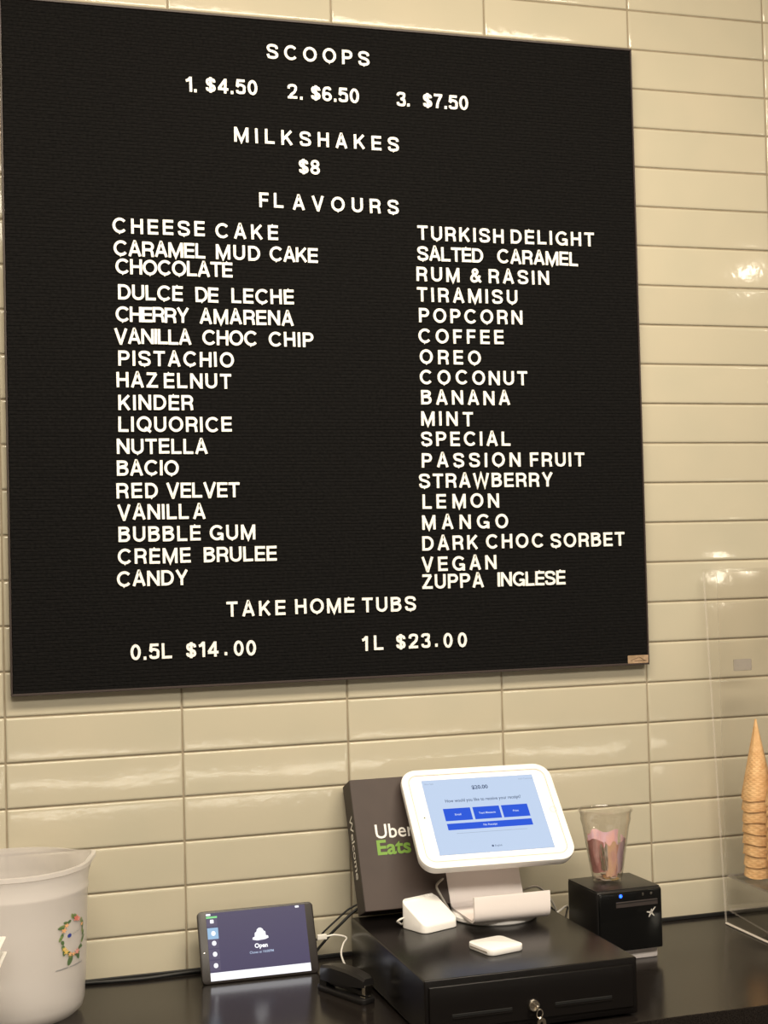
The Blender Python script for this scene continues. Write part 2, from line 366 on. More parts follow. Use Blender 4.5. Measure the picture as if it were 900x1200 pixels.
WORDS = [
    ('SCOOPS', 'SCOOPS', 0.4712, 0.6649, 1.6094),
    ('@price for one scoop', '1.', 0.3252, 0.3463, 1.5392),
    ('@price for one scoop', '$4.50', 0.36, 0.4549, 1.5407),
    ('@price for two scoops', '2.', 0.5083, 0.5379, 1.5389),
    ('@price for two scoops', '$6.50', 0.5512, 0.6435, 1.5394),
    ('@price for three scoops', '3.', 0.713, 0.7404, 1.5393),
    ('@price for three scoops', '$7.50', 0.7645, 0.8549, 1.5401),
    ('MILKSHAKES', 'MILKSHAKES', 0.409, 0.7172, 1.455),
    ('@milkshake price', '$8', 0.5259, 0.5664, 1.4039),
    ('FLAVOURS', 'FL', 0.4517, 0.4978, 1.3403),
    ('FLAVOURS', 'AVOURS', 0.5127, 0.7139, 1.3388),
    ('CHEESE CAKE', 'CHEESE', 0.1923, 0.3549, 1.2837),
    ('CHEESE CAKE', 'CAKE', 0.3717, 0.4867, 1.282),
    ('CARAMEL MUD CAKE', 'CARAMEL', 0.1933, 0.3548, 1.2446),
    ('CARAMEL MUD CAKE', 'MUD', 0.3716, 0.4533, 1.2441),
    ('CARAMEL MUD CAKE', 'CAKE', 0.4683, 0.5589, 1.2441),
    ('CHOCOLATE', 'CHOCOLATE', 0.1963, 0.4028, 1.2127),
    ('DULCE DE LECHE', 'DULCE', 0.1995, 0.3136, 1.1684),
    ('DULCE DE LECHE', 'DE', 0.3341, 0.3764, 1.1677),
    ('DULCE DE LECHE', 'LECHE', 0.3978, 0.513, 1.1675),
    ('CHERRY AMARENA', 'CHERRY', 0.1947, 0.324, 1.13),
    ('CHERRY AMARENA', 'AMARENA', 0.3402, 0.5117, 1.1296),
    ('VANILLA CHOC CHIP', 'VANILLA', 0.1915, 0.3274, 1.0919),
    ('VANILLA CHOC CHIP', 'CHOC', 0.3445, 0.4448, 1.0921),
    ('VANILLA CHOC CHIP', 'CHIP', 0.4632, 0.5473, 1.0918),
    ('PISTACHIO', 'PISTACHIO', 0.1976, 0.4018, 1.0537),
    ('HAZELNUT', 'HAZ', 0.194, 0.2673, 1.016),
    ('HAZELNUT', 'ELNUT', 0.2754, 0.3963, 1.0155),
    ('@row between HAZELNUT and LIQUORICE', 'KINDER', 0.1961, 0.3281, 0.9771),
    ('LIQUORICE', 'LIQUORICE', 0.1954, 0.3955, 0.9394),
    ('@row just below LIQUORICE', 'NUTELLA', 0.1923, 0.352, 0.9012),
    ('@row just above RED VELVET', 'BACIO', 0.1916, 0.3003, 0.8639),
    ('RED VELVET', 'RED', 0.1904, 0.2634, 0.8249),
    ('RED VELVET', 'VELVET', 0.2761, 0.4071, 0.8245),
    ('VANILLA alone', 'VANILL', 0.1912, 0.3163, 0.7876),
    ('VANILLA alone', 'A', 0.3214, 0.3452, 0.7868),
    ('BUBBLE GUM', 'BUBBLE', 0.1922, 0.3362, 0.7495),
    ('BUBBLE GUM', 'GUM', 0.35, 0.4334, 0.7494),
    ('CREME BRULEE', 'CREME', 0.1904, 0.3182, 0.7114),
    ('CREME BRULEE', 'BRULEE', 0.3388, 0.4713, 0.7108),
    ('CANDY', 'CANDY', 0.1882, 0.3128, 0.6731),
    ('TAKE HOME TUBS', 'TAKE', 0.3769, 0.4846, 0.6147),
    ('TAKE HOME TUBS', 'HOME', 0.5004, 0.6111, 0.6148),
    ('TAKE HOME TUBS', 'TUBS', 0.6239, 0.728, 0.6135),
    ('@price for the half litre tub', '0.5L', 0.2087, 0.2821, 0.5469),
    ('@price for the half litre tub', '$14', 0.3044, 0.3633, 0.5464),
    ('@price for the half litre tub', '.', 0.3715, 0.3784, 0.5482),
    ('@price for the half litre tub', '00', 0.3884, 0.43, 0.5457),
    ('@price for the one litre tub', '1L', 0.6222, 0.664, 0.5449),
    ('@price for the one litre tub', '$23', 0.6865, 0.7538, 0.5451),
    ('@price for the one litre tub', '.', 0.7605, 0.7682, 0.5466),
    ('@price for the one litre tub', '00', 0.7772, 0.8245, 0.5437),
    ('TURKISH DELIGHT', 'TURKISH', 0.747, 0.9187, 1.2933),
    ('TURKISH DELIGHT', 'DELIGHT', 0.931, 1.1038, 1.294),
    ('SALTED CARAMEL', 'SALTED', 0.7457, 0.8766, 1.2554),
    ('SALTED CARAMEL', 'CARAMEL', 0.9027, 1.0689, 1.2556),
    ('RUM & RASIN', 'RUM', 0.7429, 0.8288, 1.2175),
    ('RUM & RASIN', '&', 0.8479, 0.8697, 1.218),
    ('RUM & RASIN', 'RASIN', 0.8846, 1.0085, 1.2177),
    ('TIRAMISU', 'TIRAMISU', 0.7429, 0.9428, 1.1793),
    ('POPCORN', 'POPCORN', 0.7458, 0.952, 1.141),
    ('COFFEE', 'COFFEE', 0.7436, 0.9131, 1.1032),
    ('@row between COFFEE and COCONUT', 'OREO', 0.7454, 0.8667, 1.0646),
    ('COCONUT', 'COC', 0.7444, 0.8402, 1.0273),
    ('COCONUT', 'ONUT', 0.8468, 0.9589, 1.0272),
    ('BANANA', 'BANANA', 0.746, 0.9227, 0.9897),
    ('MINT', 'MIN', 0.745, 0.8178, 0.9512),
    ('MINT', 'T', 0.8261, 0.8471, 0.9503),
    ('SPECIAL', 'SPECIAL', 0.744, 0.9213, 0.9136),
    ('PASSION FRUIT', 'PASSION', 0.7439, 0.9405, 0.8745),
    ('PASSION FRUIT', 'FRUIT', 0.9578, 1.0705, 0.8742),
    ('STRAWBERRY', 'STRAWBERRY', 0.7377, 1.0048, 0.8368),
    ('LEMON', 'LE', 0.7434, 0.7909, 0.7985),
    ('LEMON', 'MON', 0.8016, 0.8953, 0.799),
    ('MANGO', 'MANGO', 0.742, 0.9122, 0.7604),
    ('DARK CHOC SORBET', 'DARK', 0.741, 0.8516, 0.7223),
    ('DARK CHOC SORBET', 'CHOC', 0.8655, 0.9828, 0.723),
    ('DARK CHOC SORBET', 'SORBET', 0.9947, 1.1496, 0.722),
    ('VEGAN', 'VEGAN', 0.7389, 0.8869, 0.6844),
    ('ZUPPA INGLESE', 'ZUPPA', 0.7385, 0.861, 0.6523),
    ('ZUPPA INGLESE', 'INGLESE', 0.8861, 1.0246, 0.6522),
]
ORD = ['first', 'second', 'third', 'fourth', 'fifth', 'sixth', 'seventh', 'eighth', 'ninth', 'tenth', 'eleventh', 'twelfth', 'thirteenth', 'fourteenth', 'fifteenth', 'sixteenth']
row_ix = {}
for row, text, x0, x1, z in WORDS:
    x0, x1 = x0+.0010, x1-.0012
    ws = [glyph_mesh(c, False)[0] for c in text]
    gap = (x1-x0-sum(ws))/(len(text)-1) if len(text) > 1 else 0
    x = x0
    for k, c in enumerate(text):
        nub = c in 'OCSUDE' and random.random() < 0.4
        w_, me = glyph_mesh(c, nub)
        ix = row_ix.get(row, 0); row_ix[row] = ix+1
        name, cat, what = ('digit', 'digit', 'digit '+c) if c.isdigit() else ('dollar_sign', 'symbol', 'dollar sign') if c == '$' else \
            ('full_stop', 'symbol', 'full stop') if c == '.' else ('ampersand', 'symbol', 'ampersand') if c == '&' else ('letter', 'letter', 'letter '+c)
        o = bpy.data.objects.new(name, me); COL.objects.link(o)
        o.location = (x, -0.01845-(0.00025 if ix % 2 else 0), CT+z+random.uniform(-.0004, .0004))
        o.rotation_euler = (0, random.gauss(0, .008), 0)
        rt = row[1:] if row[0] == '@' else ('single word row VANILLA' if row == 'VANILLA alone' else 'row '+row)
        lab = 'white plastic %s, %s character of the menu board %s' % (what, ORD[ix], rt)
        if 'price' in rt: lab = 'white plastic %s, %s character of the board %s' % (what, ORD[ix], rt)
        if len(lab.split()) > 16: lab = lab.replace('the menu board ', 'the ').replace('white plastic', 'white')
        tag(o, lab, cat, 'white push-in letters and signs on the menu board')
        x += w_+gap

# ================================================================== COUNTER OBJECTS
# ---- translucent pouring tub, far left
m_tub = new_mat('milky_plastic', (.76, .72, .70), 0.28, alpha=0.44)
bsdf(m_tub).inputs['Subsurface Weight'].default_value = 0.0
TR0, TR1, TH_ = 0.113, 0.122, 0.240
def tr(z): return TR0+(TR1-TR0)*z/TH_
tub = thing('plastic_tub', 'round milky translucent plastic tub with pouring lip and flower wreath print', 'tub', (0.0, -0.1285, CT))
def tub_ring(rad, z, lip=0.0, n=64):
    out = []
    for i in range(n):
        a = 2*PI*i/n; d = (a-math.radians(12)+PI) % (2*PI)-PI
        k = math.exp(-(d/0.20)**2)*lip
        out.append(((rad+k*0.014)*math.cos(a), (rad+k*0.014)*math.sin(a), z+k*0.004))
    return out
rings = [tub_ring(r_, z) for r_, z in ((.02, .002), (.085, .001), (.100, .004), (.109, .012), (.1125, .024), (.1133, .04))]
rings += [tub_ring(tr(z), z) for z in (.06, .10, .15, .195)]
rings += [tub_ring(tr(.2)+.0015, .199), tub_ring(tr(.2)+.0015, .203), tub_ring(tr(.21), .206), tub_ring(tr(.22), .218, .45), tub_ring(tr(.235), .232, 1.0), tub_ring(tr(.238)+.004, .234, 1.0), tub_ring(tr(.24)+.004, .240, 1.0), tub_ring(tr(.24)-.003, .2405, 1.0), tub_ring(tr(.235)-.003, .228, 1.0), tub_ring(tr(.22)-.003, .212, .45)]
rings += [tub_ring(tr(z)-.003, z) for z in (.19, .10, .04)]
rings += [tub_ring(.108, .018), tub_ring(.098, .008), tub_ring(.02, .006)]
obj('bucket', loft(bmesh.new(), rings), m_tub, tub, smooth=True, angle=60)
P0 = math.radians(50)
def wp(s, t, off=0.0005):
    t *= .76; s *= 1.12; z = 0.134+t; R = tr(z)+off; a = P0+s/R
    return (R*math.sin(a), -R*math.cos(a), z)
def patch(bm, pts, off=0.0005):
    bm.faces.new([bm.verts.new(wp(s, t, off)) for s, t in pts])
wc = {'leaf': (.10, .17, .07), 'lf2': (.20, .27, .10), 'pink': (.75, .20, .16), 'peach': (.85, .45, .22), 'yellow': (.80, .55, .15), 'rose': (.80, .35, .30)}
wm = {k: new_mat('print_'+k, v, 0.5) for k, v in wc.items()}
def leaf(s, t, ang, L, wd, col, off=0.0006):
    bm = bmesh.new(); ca, sa = math.cos(ang), math.sin(ang); pts = []
    for k in range(10):
        q = 2*PI*k/10; x = L*0.5*(1+math.cos(q)); y = wd*math.sin(q)*(0.6+0.4*math.sin(q/2))
        pts.append((s+x*ca-y*sa, t+x*sa+y*ca))
    patch(bm, pts, off); return bm
wreath = obj('wreath_print', leaf(-.004, -.038, math.radians(-110), .020, .006, 'leaf'), wm['leaf'], tub)
obj('leaf', leaf(.010, -.036, math.radians(-75), .016, .005, 'leaf'), wm['leaf'], wreath)
for k in range(28):
    a = math.radians(95+k*12.6+random.uniform(-4, 4)); s, t = .024*math.cos(a), .036*math.sin(a)
    obj('leaf', leaf(s, t, a+math.radians(random.uniform(20, 110)), random.uniform(.009, .014), .0034, 'leaf', .0005+.00004*k), wm['leaf' if k % 3 else 'lf2'], wreath)
for a, sz, c in ((78, .0062, 'pink'), (62, .0050, 'rose'), (150, .0048, 'peach'), (132, .0042, 'peach'), (228, .0050, 'yellow'), (250, .0044, 'peach'), (290, .0058, 'rose'), (268, .004, 'peach'), (30, .0038, 'peach'), (214, .004, 'yellow')):
    s, t = .024*math.cos(math.radians(a)), .036*math.sin(math.radians(a)); bm = bmesh.new()
    patch(bm, [(s+sz*(1+.35*math.cos(5*q))*math.cos(q)/1.2, t+sz*(1+.35*math.cos(5*q))*math.sin(q)/1.2) for q in [2*PI*k/25 for k in range(25)]], .0016)
    obj('flower', bm, wm[c], wreath)
bm = bmesh.new(); patch(bm, [(-.009+.0042*math.cos(2*PI*k/14), .004+.0042*math.sin(2*PI*k/14)) for k in range(14)])
m_blue = new_mat('print_blue', (.04, .06, .32), 0.5); m_gry = new_mat('print_grey', (.22, .22, .24), 0.5)
obj('blue_dot', bm, m_blue, wreath)
def ribbon(pts, wd):
    bm = bmesh.new()
    for (a, b), (c, d) in zip(pts[:-1], pts[1:]): patch(bm, [(a, b-wd), (c, d-wd), (c, d+wd), (a, b+wd)])
    return bm
obj('signature_print', ribbon([(-.003, .0045), (-.001, .0065), (.001, .004), (.003, .007), (.005, .005), (.008, .0075), (.012, .006), (.017, .0085)], .0006), m_gry, wreath)
obj('caption_print', ribbon([(-.034+.0046*k, -.060+.0016*math.sin(k*2.4)*.4) for k in range(6)], .0009), m_gry, wreath)
obj('caption_print', ribbon([(-.007+.0046*k, -.0605+.0016*math.sin(k*2.9)*.4) for k in range(8)], .0009), m_gry, wreath)

# ---- stacked white food boxes poking in at the left edge
m_paper = new_mat('white_paperboard', (.82, .80, .76), 0.6)
for k, (z0, off, lab) in enumerate(((0.128, 0.000, 'lower white paper food tray at the left edge in front of the tub'), (0.150, -0.001, 'upper white paper food tray at the left edge in front of the tub'))):
    tray = thing('paper_tray', lab, 'paper tray', (-0.084+off, -0.345, CT+z0), (0, 0, math.radians(-9)), 'white paper trays at the left edge')
    bm = bmesh.new()
    loft(bm, [[(x, y, z) for x, y in rrect(a, b, .004, 2)] for a, b, z in ((.100, .08, 0), (.118, .098, .016), (.126, .106, .0165), (.126, .106, .0178), (.116, .096, .0178), (.099, .079, .0012))])
    obj('tray', bm, m_paper, tray)
stand0 = thing('tray_riser', 'white paperboard box under the paper trays at the left edge', 'box', (-0.088, -0.345, CT), (0, 0, math.radians(-9)))
obj('box_body', box(-.055, .055, -.045, .045, 0, .118, .002, 1), m_paper, stand0)
obj('lid', box(-.057, .057, -.047, .047, .112, .1275, .002, 1), m_paper, stand0)

# ---- small black tablet leaning at the wall
m_tabbody = new_mat('tablet_black', (.022, .018, .017), 0.35)
def scr_mat(name, col, k=1.0): return new_mat(name, (0, 0, 0), 0.25, spec=0.15, emit=col, estr=k)
LEAN = math.radians(21.5)
tab = thing('tablet', 'small black tablet with dark blue screen leaning beside the tiled wall', 'tablet', (0.4125, -0.0885, CT+0.001), (0, 0, 0))
bod = slab(.2035, .1205, .008, -.0085, 0, .002); bod.transform(UPR) if False else None
bmesh.ops.transform(bod, matrix=Matrix.Translation((0, 0, .06025)) @ UPR, verts=bod.verts)
bo = obj('body', bod, m_tabbody, tab, rot=(-LEAN, 0, 0), smooth=True)
def panel(w_, h_, x, z, y, rad=0.0004, seg=2):
    """thin flat plate in xz, facing -y"""
    bm = bmesh.new(); bm.faces.new([bm.verts.new((x+a, y, z+b)) for a, b in rrect(w_, h_, rad, seg)]); return bm
m_scr = scr_mat('screen_indigo', (.072, .060, .125)); m_w = scr_mat('screen_white', (.95, .95, 1.0), 1.15); m_nav = scr_mat('screen_nav', (.10, .085, .15))
m_bl = scr_mat('screen_skyblue', (.32, .52, .75)); m_gn = scr_mat('screen_green', (.25, .75, .28)); m_lt = scr_mat('screen_pale', (.45, .55, .75))
sc_ = obj('screen', panel(.174, .112, .0, .0605, -.0004), m_scr, tab, rot=(-LEAN, 0, 0))
def Z(vb): return .1205*(1-vb)
SL = -.087
def se(name, bm, mat): return obj(name, bm, mat, sc_)
for vb in (.15, .45, .60, .755): se('menu_tile', panel(.018, .0165, SL+.0095, Z(vb), -.0006), m_nav)
se('menu_tile', panel(.0185, .0185, SL+.0098, Z(.315), -.0007), m_bl)
se('green_bar', panel(.019, .0032, SL+.0095, Z(.092), -.0007), m_gn)
se('icon', panel(.0062, .0062, SL+.0095, Z(.15), -.0009, .001), m_w)
for vb in (.315, .45, .60, .755): se('icon', panel(.0075, .0080, SL+.0105, Z(vb), -.0009, .0035, 4), m_w)
se('status_text', panel(.008, .0034, SL+.004, Z(.055), -.0007, .001), m_w); se('status_text', panel(.007, .0034, .073, Z(.055), -.0007, .001), m_w)
se('bottom_bar', panel(.174, .0135, 0, .0605-.056+.0068, -.0007), m_w)
ic = bmesh.new(); prof = [(-.014, 0), (-.0135, .0035), (-.010, .0045), (-.0092, .011), (-.0065, .0125), (-.005, .0165), (-.002, .0188), (.002, .0188), (.005, .0165), (.0065, .0135), (.0092, .012), (.0098, .0055), (.0135, .0045), (.014, .001), (.008, -.001), (-.006, -.002)]
ic.faces.new([ic.verts.new((x+.004, -.0008, z+Z(.455))) for x, z in prof]); se('icon', ic, m_w)
def txt(s, size, x, z, y, mat, parent, bold=0.0, align='CENTER', sx=1.0, name='lettering'):
    me = text_mesh(s, size, bold, 0, align, sx); me.transform(Matrix.Translation((x, y, z)) @ UPR)
    return obj(name, me, mat, parent)
txt('Open', .0100, .004, Z(.545), -.0008, m_w, sc_, .0004); txt('Closes at 10:00PM', .0056, .004, Z(.63), -.0008, m_lt, sc_, .0001)
cd = obj('camera_lens', panel(.0022, .0022, -.0945, .052, -.0006, .001, 4), m_chrome, tab, rot=(-LEAN, 0, 0))
bm = box(-.045, .045, .012, .0135, 0, .075, .0005, 1)
obj('rear_prop', box(-.04, .04, -.0015, 0, -.004, .075, .0005, 1), m_tabbody, tab, loc=(0, .052, .004), rot=(math.radians(14), 0, 0))

# ---- cables
cable('charging_cable', 'white charging cable plugged into the small black tablet', [(.5325, -.069, CT+.056), (.545, -.070, CT+.0575), (.560, -.070, CT+.0545), (.5675, -.072, CT+.050), (.560, -.078, CT+.043), (.5535, -.086, CT+.030), (.555, -.093, CT+.017), (.5605, -.098, CT+.0065), (.567, -.097, CT+.0035)], .0017, m_wcable)
pc = box(.5155, .5325, -.0722, -.0655, CT+.0515, CT+.0605, .0015, 2)
plug = obj('plug', pc, m_wcable, bpy.data.objects['charging_cable'])
cable('power_cable', 'thick black cable dropping from the drawer back toward the small tablet', [(.60, -.040, CT+.092), (.585, -.040, CT+.083), (.567, -.040, CT+.068), (.548, -.036, CT+.050), (.530, -.032, CT+.030), (.512, -.030, CT+.012), (.480, -.028, CT+.003)], .0026, m_rub)
cable('thin_cable', 'thin black cable running just above the thick one', [(.60, -.033, CT+.097), (.582, -.032, CT+.089), (.563, -.030, CT+.074), (.540, -.028, CT+.055), (.520, -.022, CT+.034), (.500, -.020, CT+.016), (.46, -.018, CT+.003)], .0018, m_rub)
cable('wall_cable', 'black cable lying along the wall between the tub and the small tablet', [(.02, -.010, CT+.0035), (.12, -.010, CT+.0035), (.17, -.016, CT+.0035), (.23, -.020, CT+.0035), (.30, -.014, CT+.0045), (.36, -.012, CT+.0035), (.44, -.011, CT+.0035)], .0032, m_rub)
cable('grey_cable', 'pale grey cable arching behind the terminal stand to the right', [(.86, -.100, CT+.093), (.875, -.095, CT+.098), (.895, -.080, CT+.1045), (.915, -.068, CT+.106), (.932, -.060, CT+.1045), (.948, -.055, CT+.094), (.962, -.055, CT+.076), (.972, -.06, CT+.050), (.978, -.06, CT+.004)], .0022, m_gcable)
cable('white_cable', 'short white cable beside the receipt printer', [(.935, -.110, CT+.004), (.943, -.105, CT+.045), (.952, -.098, CT+.060), (.965, -.090, CT+.0655), (.985, -.075, CT+.067), (.992, -.05, CT+.04), (.995, -.035, CT+.004)], .0020, m_wcable)
cable('black_cable', 'black cable sloping down from the stand to the receipt printer', [(.88, -.075, CT+.0925), (.905, -.062, CT+.094), (.930, -.055, CT+.088), (.952, -.052, CT+.070), (.975, -.055, CT+.048), (.992, -.06, CT+.025), (.998, -.045, CT+.004)], .0028, m_rub)

# ---- black stapler
st = thing('stapler', 'black stapler with chrome jaw between the small tablet and cash drawer', 'stapler', (0.522, -0.228, CT), (0, 0, math.radians(-67)))
obj('base', slab(.125, .030, .010, 0, .009, .002), m_black, st, smooth=True)
bm = bmesh.new()
loft(bm, [[(x, y*wd, z) for y, z in ((-1, b), (-1, t-.004), (-.7, t), (.7, t), (1, t-.004), (1, b))] for x, wd, b, t in ((-.060, .007, .020, .030), (-.052, .012, .018, .041), (-.02, .0145, .019, .047), (.02, .0145, .022, .047), (.048, .013, .025, .044), (.060, .010, .027, .040))])
obj('arm', bm, m_black, st, smooth=True, angle=35)
obj('magazine', box(-.05, .060, -.006, .006, .012, .020, .001, 1), m_black, st)
obj('hinge', box(-.058, -.040, -.011, .011, .006, .026, .002, 1), m_black, st)
obj('jaw', box(.052, .0605, -.0085, .0085, .014, .030, .001, 1), m_chrome, st)
obj('anvil', box(.046, .058, -.007, .007, .009, .0105, .0005, 1), m_chrome, st)

# ---- cash drawer
DX0, DX1, DY0, DY1, DZ = 0.571, 0.915, -0.495, -0.092, 0.090
dr = thing('cash_drawer', 'wide black metal cash drawer with front lock on the countertop', 'cash drawer', ((DX0+DX1)/2, (DY0+DY1)/2, CT))
hw, hd = (DX1-DX0)/2, (DY1-DY0)/2
obj('housing', box(-hw, hw, -hd+.003, hd, .005, DZ, .0025, 3), m_steelblk, dr, smooth=True)
df = obj('drawer_front', box(-hw+.006, hw-.008, -hd-.0015, -hd+.008, .016, .0805, .002, 3), m_steelblk, dr, smooth=True)
for a, b, z in ((-.131, -.036, .0305), (.033, .127, .0300)):
    obj('grip_ridge', box(a, b, -hd-.0028, -hd, z, z+.0022, .0008, 2), m_steelblk, df)
    obj('grip_slot', box(a, b, -hd-.0019, -hd, z+.003, z+.0075, .0003, 1), m_dark, df)
lo = lathe([(.0001, 0), (.0092, 0), (.0092, .003), (.0080, .0045), (.0062, .0045), (.0058, .003), (.0001, .003)], 28); lo.transform(Matrix.Identity(4))
bmesh.ops.transform(lo, matrix=UPR, verts=lo.verts)
obj('lock', lo, m_chrome, df, loc=(-.002, -hd-.0015, .0375), smooth=True)
for sx in (-1, 1):
    for sy in (-1, 1): obj('foot', lathe([(.0001, 0), (.009, 0), (.010, .006), (.0001, .006)], 16), m_rub, dr, loc=(sx*(hw-.03), sy*(hd-.03), 0))
ky = thing('key', 'small metal key hanging from the cash drawer lock', 'key', (DX0+hw-.002, DY0-.008, CT+.0375))
obj('blade', box(-.0012, .0012, -.010, .002, -.003, .003, .0003, 1), m_chrome, ky)
kb = lathe([(.0028, -.0008), (.0085, -.0008), (.0085, .0008), (.0028, .0008), (.0028, -.0008)], 24); bmesh.ops.transform(kb, matrix=UPR, verts=kb.verts)
obj('bow', kb, m_chrome, ky, loc=(.0045, -.0115, -.0225), rot=(0, 0, .3), smooth=True, angle=30)
obj('ring', tube(bmesh.new(), [(.0022+.0048*math.sin(2*PI*k/18), -.0115-.0012*math.cos(2*PI*k/18), -.008+.0070*math.cos(2*PI*k/18)) for k in range(19)], .0010, 6), m_chrome, ky, smooth=True)

# ---- brown carton leaning on the wall
BL = math.radians(22.0); BWd, BHt, BTh = .180, .228, .050
carton = thing('carton', 'dark brown branded carton with white and green lettering leaning on the wall', 'box', (0.5845, -0.0925, CT+DZ+.0005), (0, 0, 0))
cr = (-BL, 0, 0)
bx = obj('shell', box(0, BWd, -BTh, 0, 0, BHt, .0012, 2), m_card, carton, rot=cr)
obj('side_panel', box(-.0004, .0006, -BTh+.001, -.001, .001, BHt-.001), m_cardside, carton, rot=cr)
ub = text_mesh('Uber', .0350, .0003, 0, 'LEFT', .99); ub.transform(Matrix.Translation((.033, -BTh-.0004, .1325)) @ UPR); obj('white_lettering', ub, m_print_w, carton, rot=cr)
ub = text_mesh('Eats', .0352, .0009, 0, 'LEFT', 1.10); ub.transform(Matrix.Translation((.0325, -BTh-.0004, .1045)) @ UPR); obj('green_lettering', ub, m_print_g, carton, rot=cr)
we = text_mesh('Welcome', .0275, .0004, 0, 'CENTER', 1.0)
# glyph x -> down the side (-z), glyph y (up) -> towards the front (-y), facing -x
we.transform(Matrix(((0, 0, -1, -.0008), (0, -1, 0, -BTh/2-.002), (-1, 0, 0, .113), (0, 0, 0, 1))))
obj('welcome_lettering', we, m_print_w, carton, rot=cr)

# ---- white terminal stand with tablet
term = thing('payment_terminal', 'white tablet terminal on a curved stand showing a receipt question', 'payment terminal', (0.805, -0.170, CT+DZ), (0, 0, 0))
obj('base_disc', lathe([(.0001, 0), (.073, 0), (.075, .002), (.075, .007), (.072, .0105), (.0001, .0105)], 48), m_white, term, smooth=True)
prof = [(-.088, .0555), (-.0885, .050), (-.089, .030), (-.0865, .019), (-.080, .0135), (-.070, .0125), (.010, .0125), (.022, .0135), (.0300, .0185), (.0345, .028), (.052, .070), (.062, .110), (.066, .160), (.070, .205)]
pr = [(v.x, v.y) for v in catmull([(a, b, 0) for a, b in prof], 4)]
bm = bmesh.new(); th_ = .0045; La, Lb = [], []
for k, (y, z) in enumerate(pr):
    a, b = pr[max(k-1, 0)], pr[min(k+1, len(pr)-1)]; d = Vector((b[0]-a[0], b[1]-a[1])).normalized(); nn = Vector((-d.y, d.x))
    La.append((y+nn.x*th_/2, z+nn.y*th_/2)); Lb.append((y-nn.x*th_/2, z-nn.y*th_/2))
loft(bm, [[(x, y, z) for y, z in La+Lb[::-1]] for x in (-.068, .068)], True)
bmesh.ops.recalc_face_normals(bm, faces=bm.faces[:])
br = obj('bracket', bm, m_white2, term, smooth=True, angle=35)
bv = br.modifiers.new('bevel', 'BEVEL'); bv.width = .0012; bv.segments = 2; bv.limit_method = 'ANGLE'; bv.angle_limit = math.radians(50)
PL = (0.002, 0.024, 0.170); PR = (math.radians(-45.5), math.radians(.2), math.radians(-2.9))
fr = bmesh.new(); R_ = []
for ins, z in ((.010, -.022), (.002, -.018), (0, -.010), (0, -.002), (.0008, -.0004), (.0025, 0), (.0125, 0), (.0130, -.0006), (.0135, -.0006), (.014, 0), (.0140, -.0004)):
    R_.append([(x, y, z) for x, y in rrect(.2795, .2055, .030, 8, ins)])
loft(fr, R_); bmesh.ops.transform(fr, matrix=UPR, verts=fr.verts)
frm = obj('tablet_frame', fr, m_white, term, loc=PL, rot=PR, smooth=True, angle=30)
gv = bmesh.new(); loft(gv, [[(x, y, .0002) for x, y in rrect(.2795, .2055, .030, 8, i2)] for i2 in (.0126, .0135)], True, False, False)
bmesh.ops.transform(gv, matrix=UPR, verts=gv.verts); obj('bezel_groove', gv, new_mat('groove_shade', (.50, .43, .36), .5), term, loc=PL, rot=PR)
m_is = scr_mat('screen_paleblue', (.56, .68, .88)); m_ib = scr_mat('screen_blue', (.028, .105, .72)); m_it = scr_mat('screen_grey', (.10, .14, .24)); m_iw = scr_mat('screen_whitetext', (.62, .72, .95)); m_im = scr_mat('screen_midgrey', (.33, .40, .52))
s2 = obj('screen', panel(.207, .156, 0, 0, -.0006, .0006), m_is, term, loc=PL, rot=PR)
def sx_(uu): return (uu-.5)*.207
def sz_(vv): return (.5-vv)*.156
for a, b in ((.126, .364), (.385, .620), (.639, .873)):
    obj('button', panel((b-a)*.207, .165*.156, sx_((a+b)/2), sz_(.484), -.0009), m_ib, s2)
obj('button', panel(.745*.207, .085*.156, sx_(.5), sz_(.645), -.0009), m_ib, s2)
txt('$20.00', .0110, sx_(.5), sz_(.135), -.0009, m_it, s2, .0003)
txt('How would you like to receive your receipt?', .0096, sx_(.5), sz_(.30), -.0009, m_it, s2, .00012, sx=.80)
txt('Email', .0055, sx_(.245), sz_(.487), -.0012, m_iw, s2, .0001); txt('Text Message', .0055, sx_(.502), sz_(.487), -.0012, m_iw, s2, .0001); txt('Print', .0055, sx_(.756), sz_(.487), -.0012, m_iw, s2, .0001)
txt('No Receipt', .0055, sx_(.5), sz_(.645), -.0012, m_iw, s2, .0001)
txt('New Sale', .0045, sx_(.06), sz_(.055), -.0009, m_im, s2); txt('Add Customer', .0045, sx_(.93), sz_(.055), -.0009, m_im, s2)
txt('English', .0050, sx_(.52), sz_(.925), -.0009, m_it, s2); obj('icon', panel(.004, .004, sx_(.47), sz_(.925), -.0009, .0018, 4), m_it, s2)
obj('fine_print', panel(.62*.207, .0007, sx_(.5), sz_(.735), -.0009), m_im, s2)
hb = bmesh.new(); loft(hb, [circ(q, .0008, 24, .1225) for q in (.0062, .0055)], True, False, False); bmesh.ops.transform(hb, matrix=UPR, verts=hb.verts)
obj('home_button', hb, new_mat('button_ring', (.70, .64, .56), .4), term, loc=PL, rot=PR)
cl = bmesh.new(); cl.faces.new([cl.verts.new((x-.1135, -.0009, z)) for x, y, z in [(a, b, c) for a, c, b in circ(.0011, 0, 10)]])
obj('camera_lens', cl, m_dark, term, loc=PL, rot=PR)
cable('stand_cable', 'dark cable looping behind the left side of the terminal stand', [(.735, -.118, CT+.150), (.714, -.136, CT+.142), (.717, -.148, CT+.127), (.726, -.156, CT+.108), (.735, -.152, CT+.0935), (.76, -.075, CT+.094)], .0022, m_gcable)

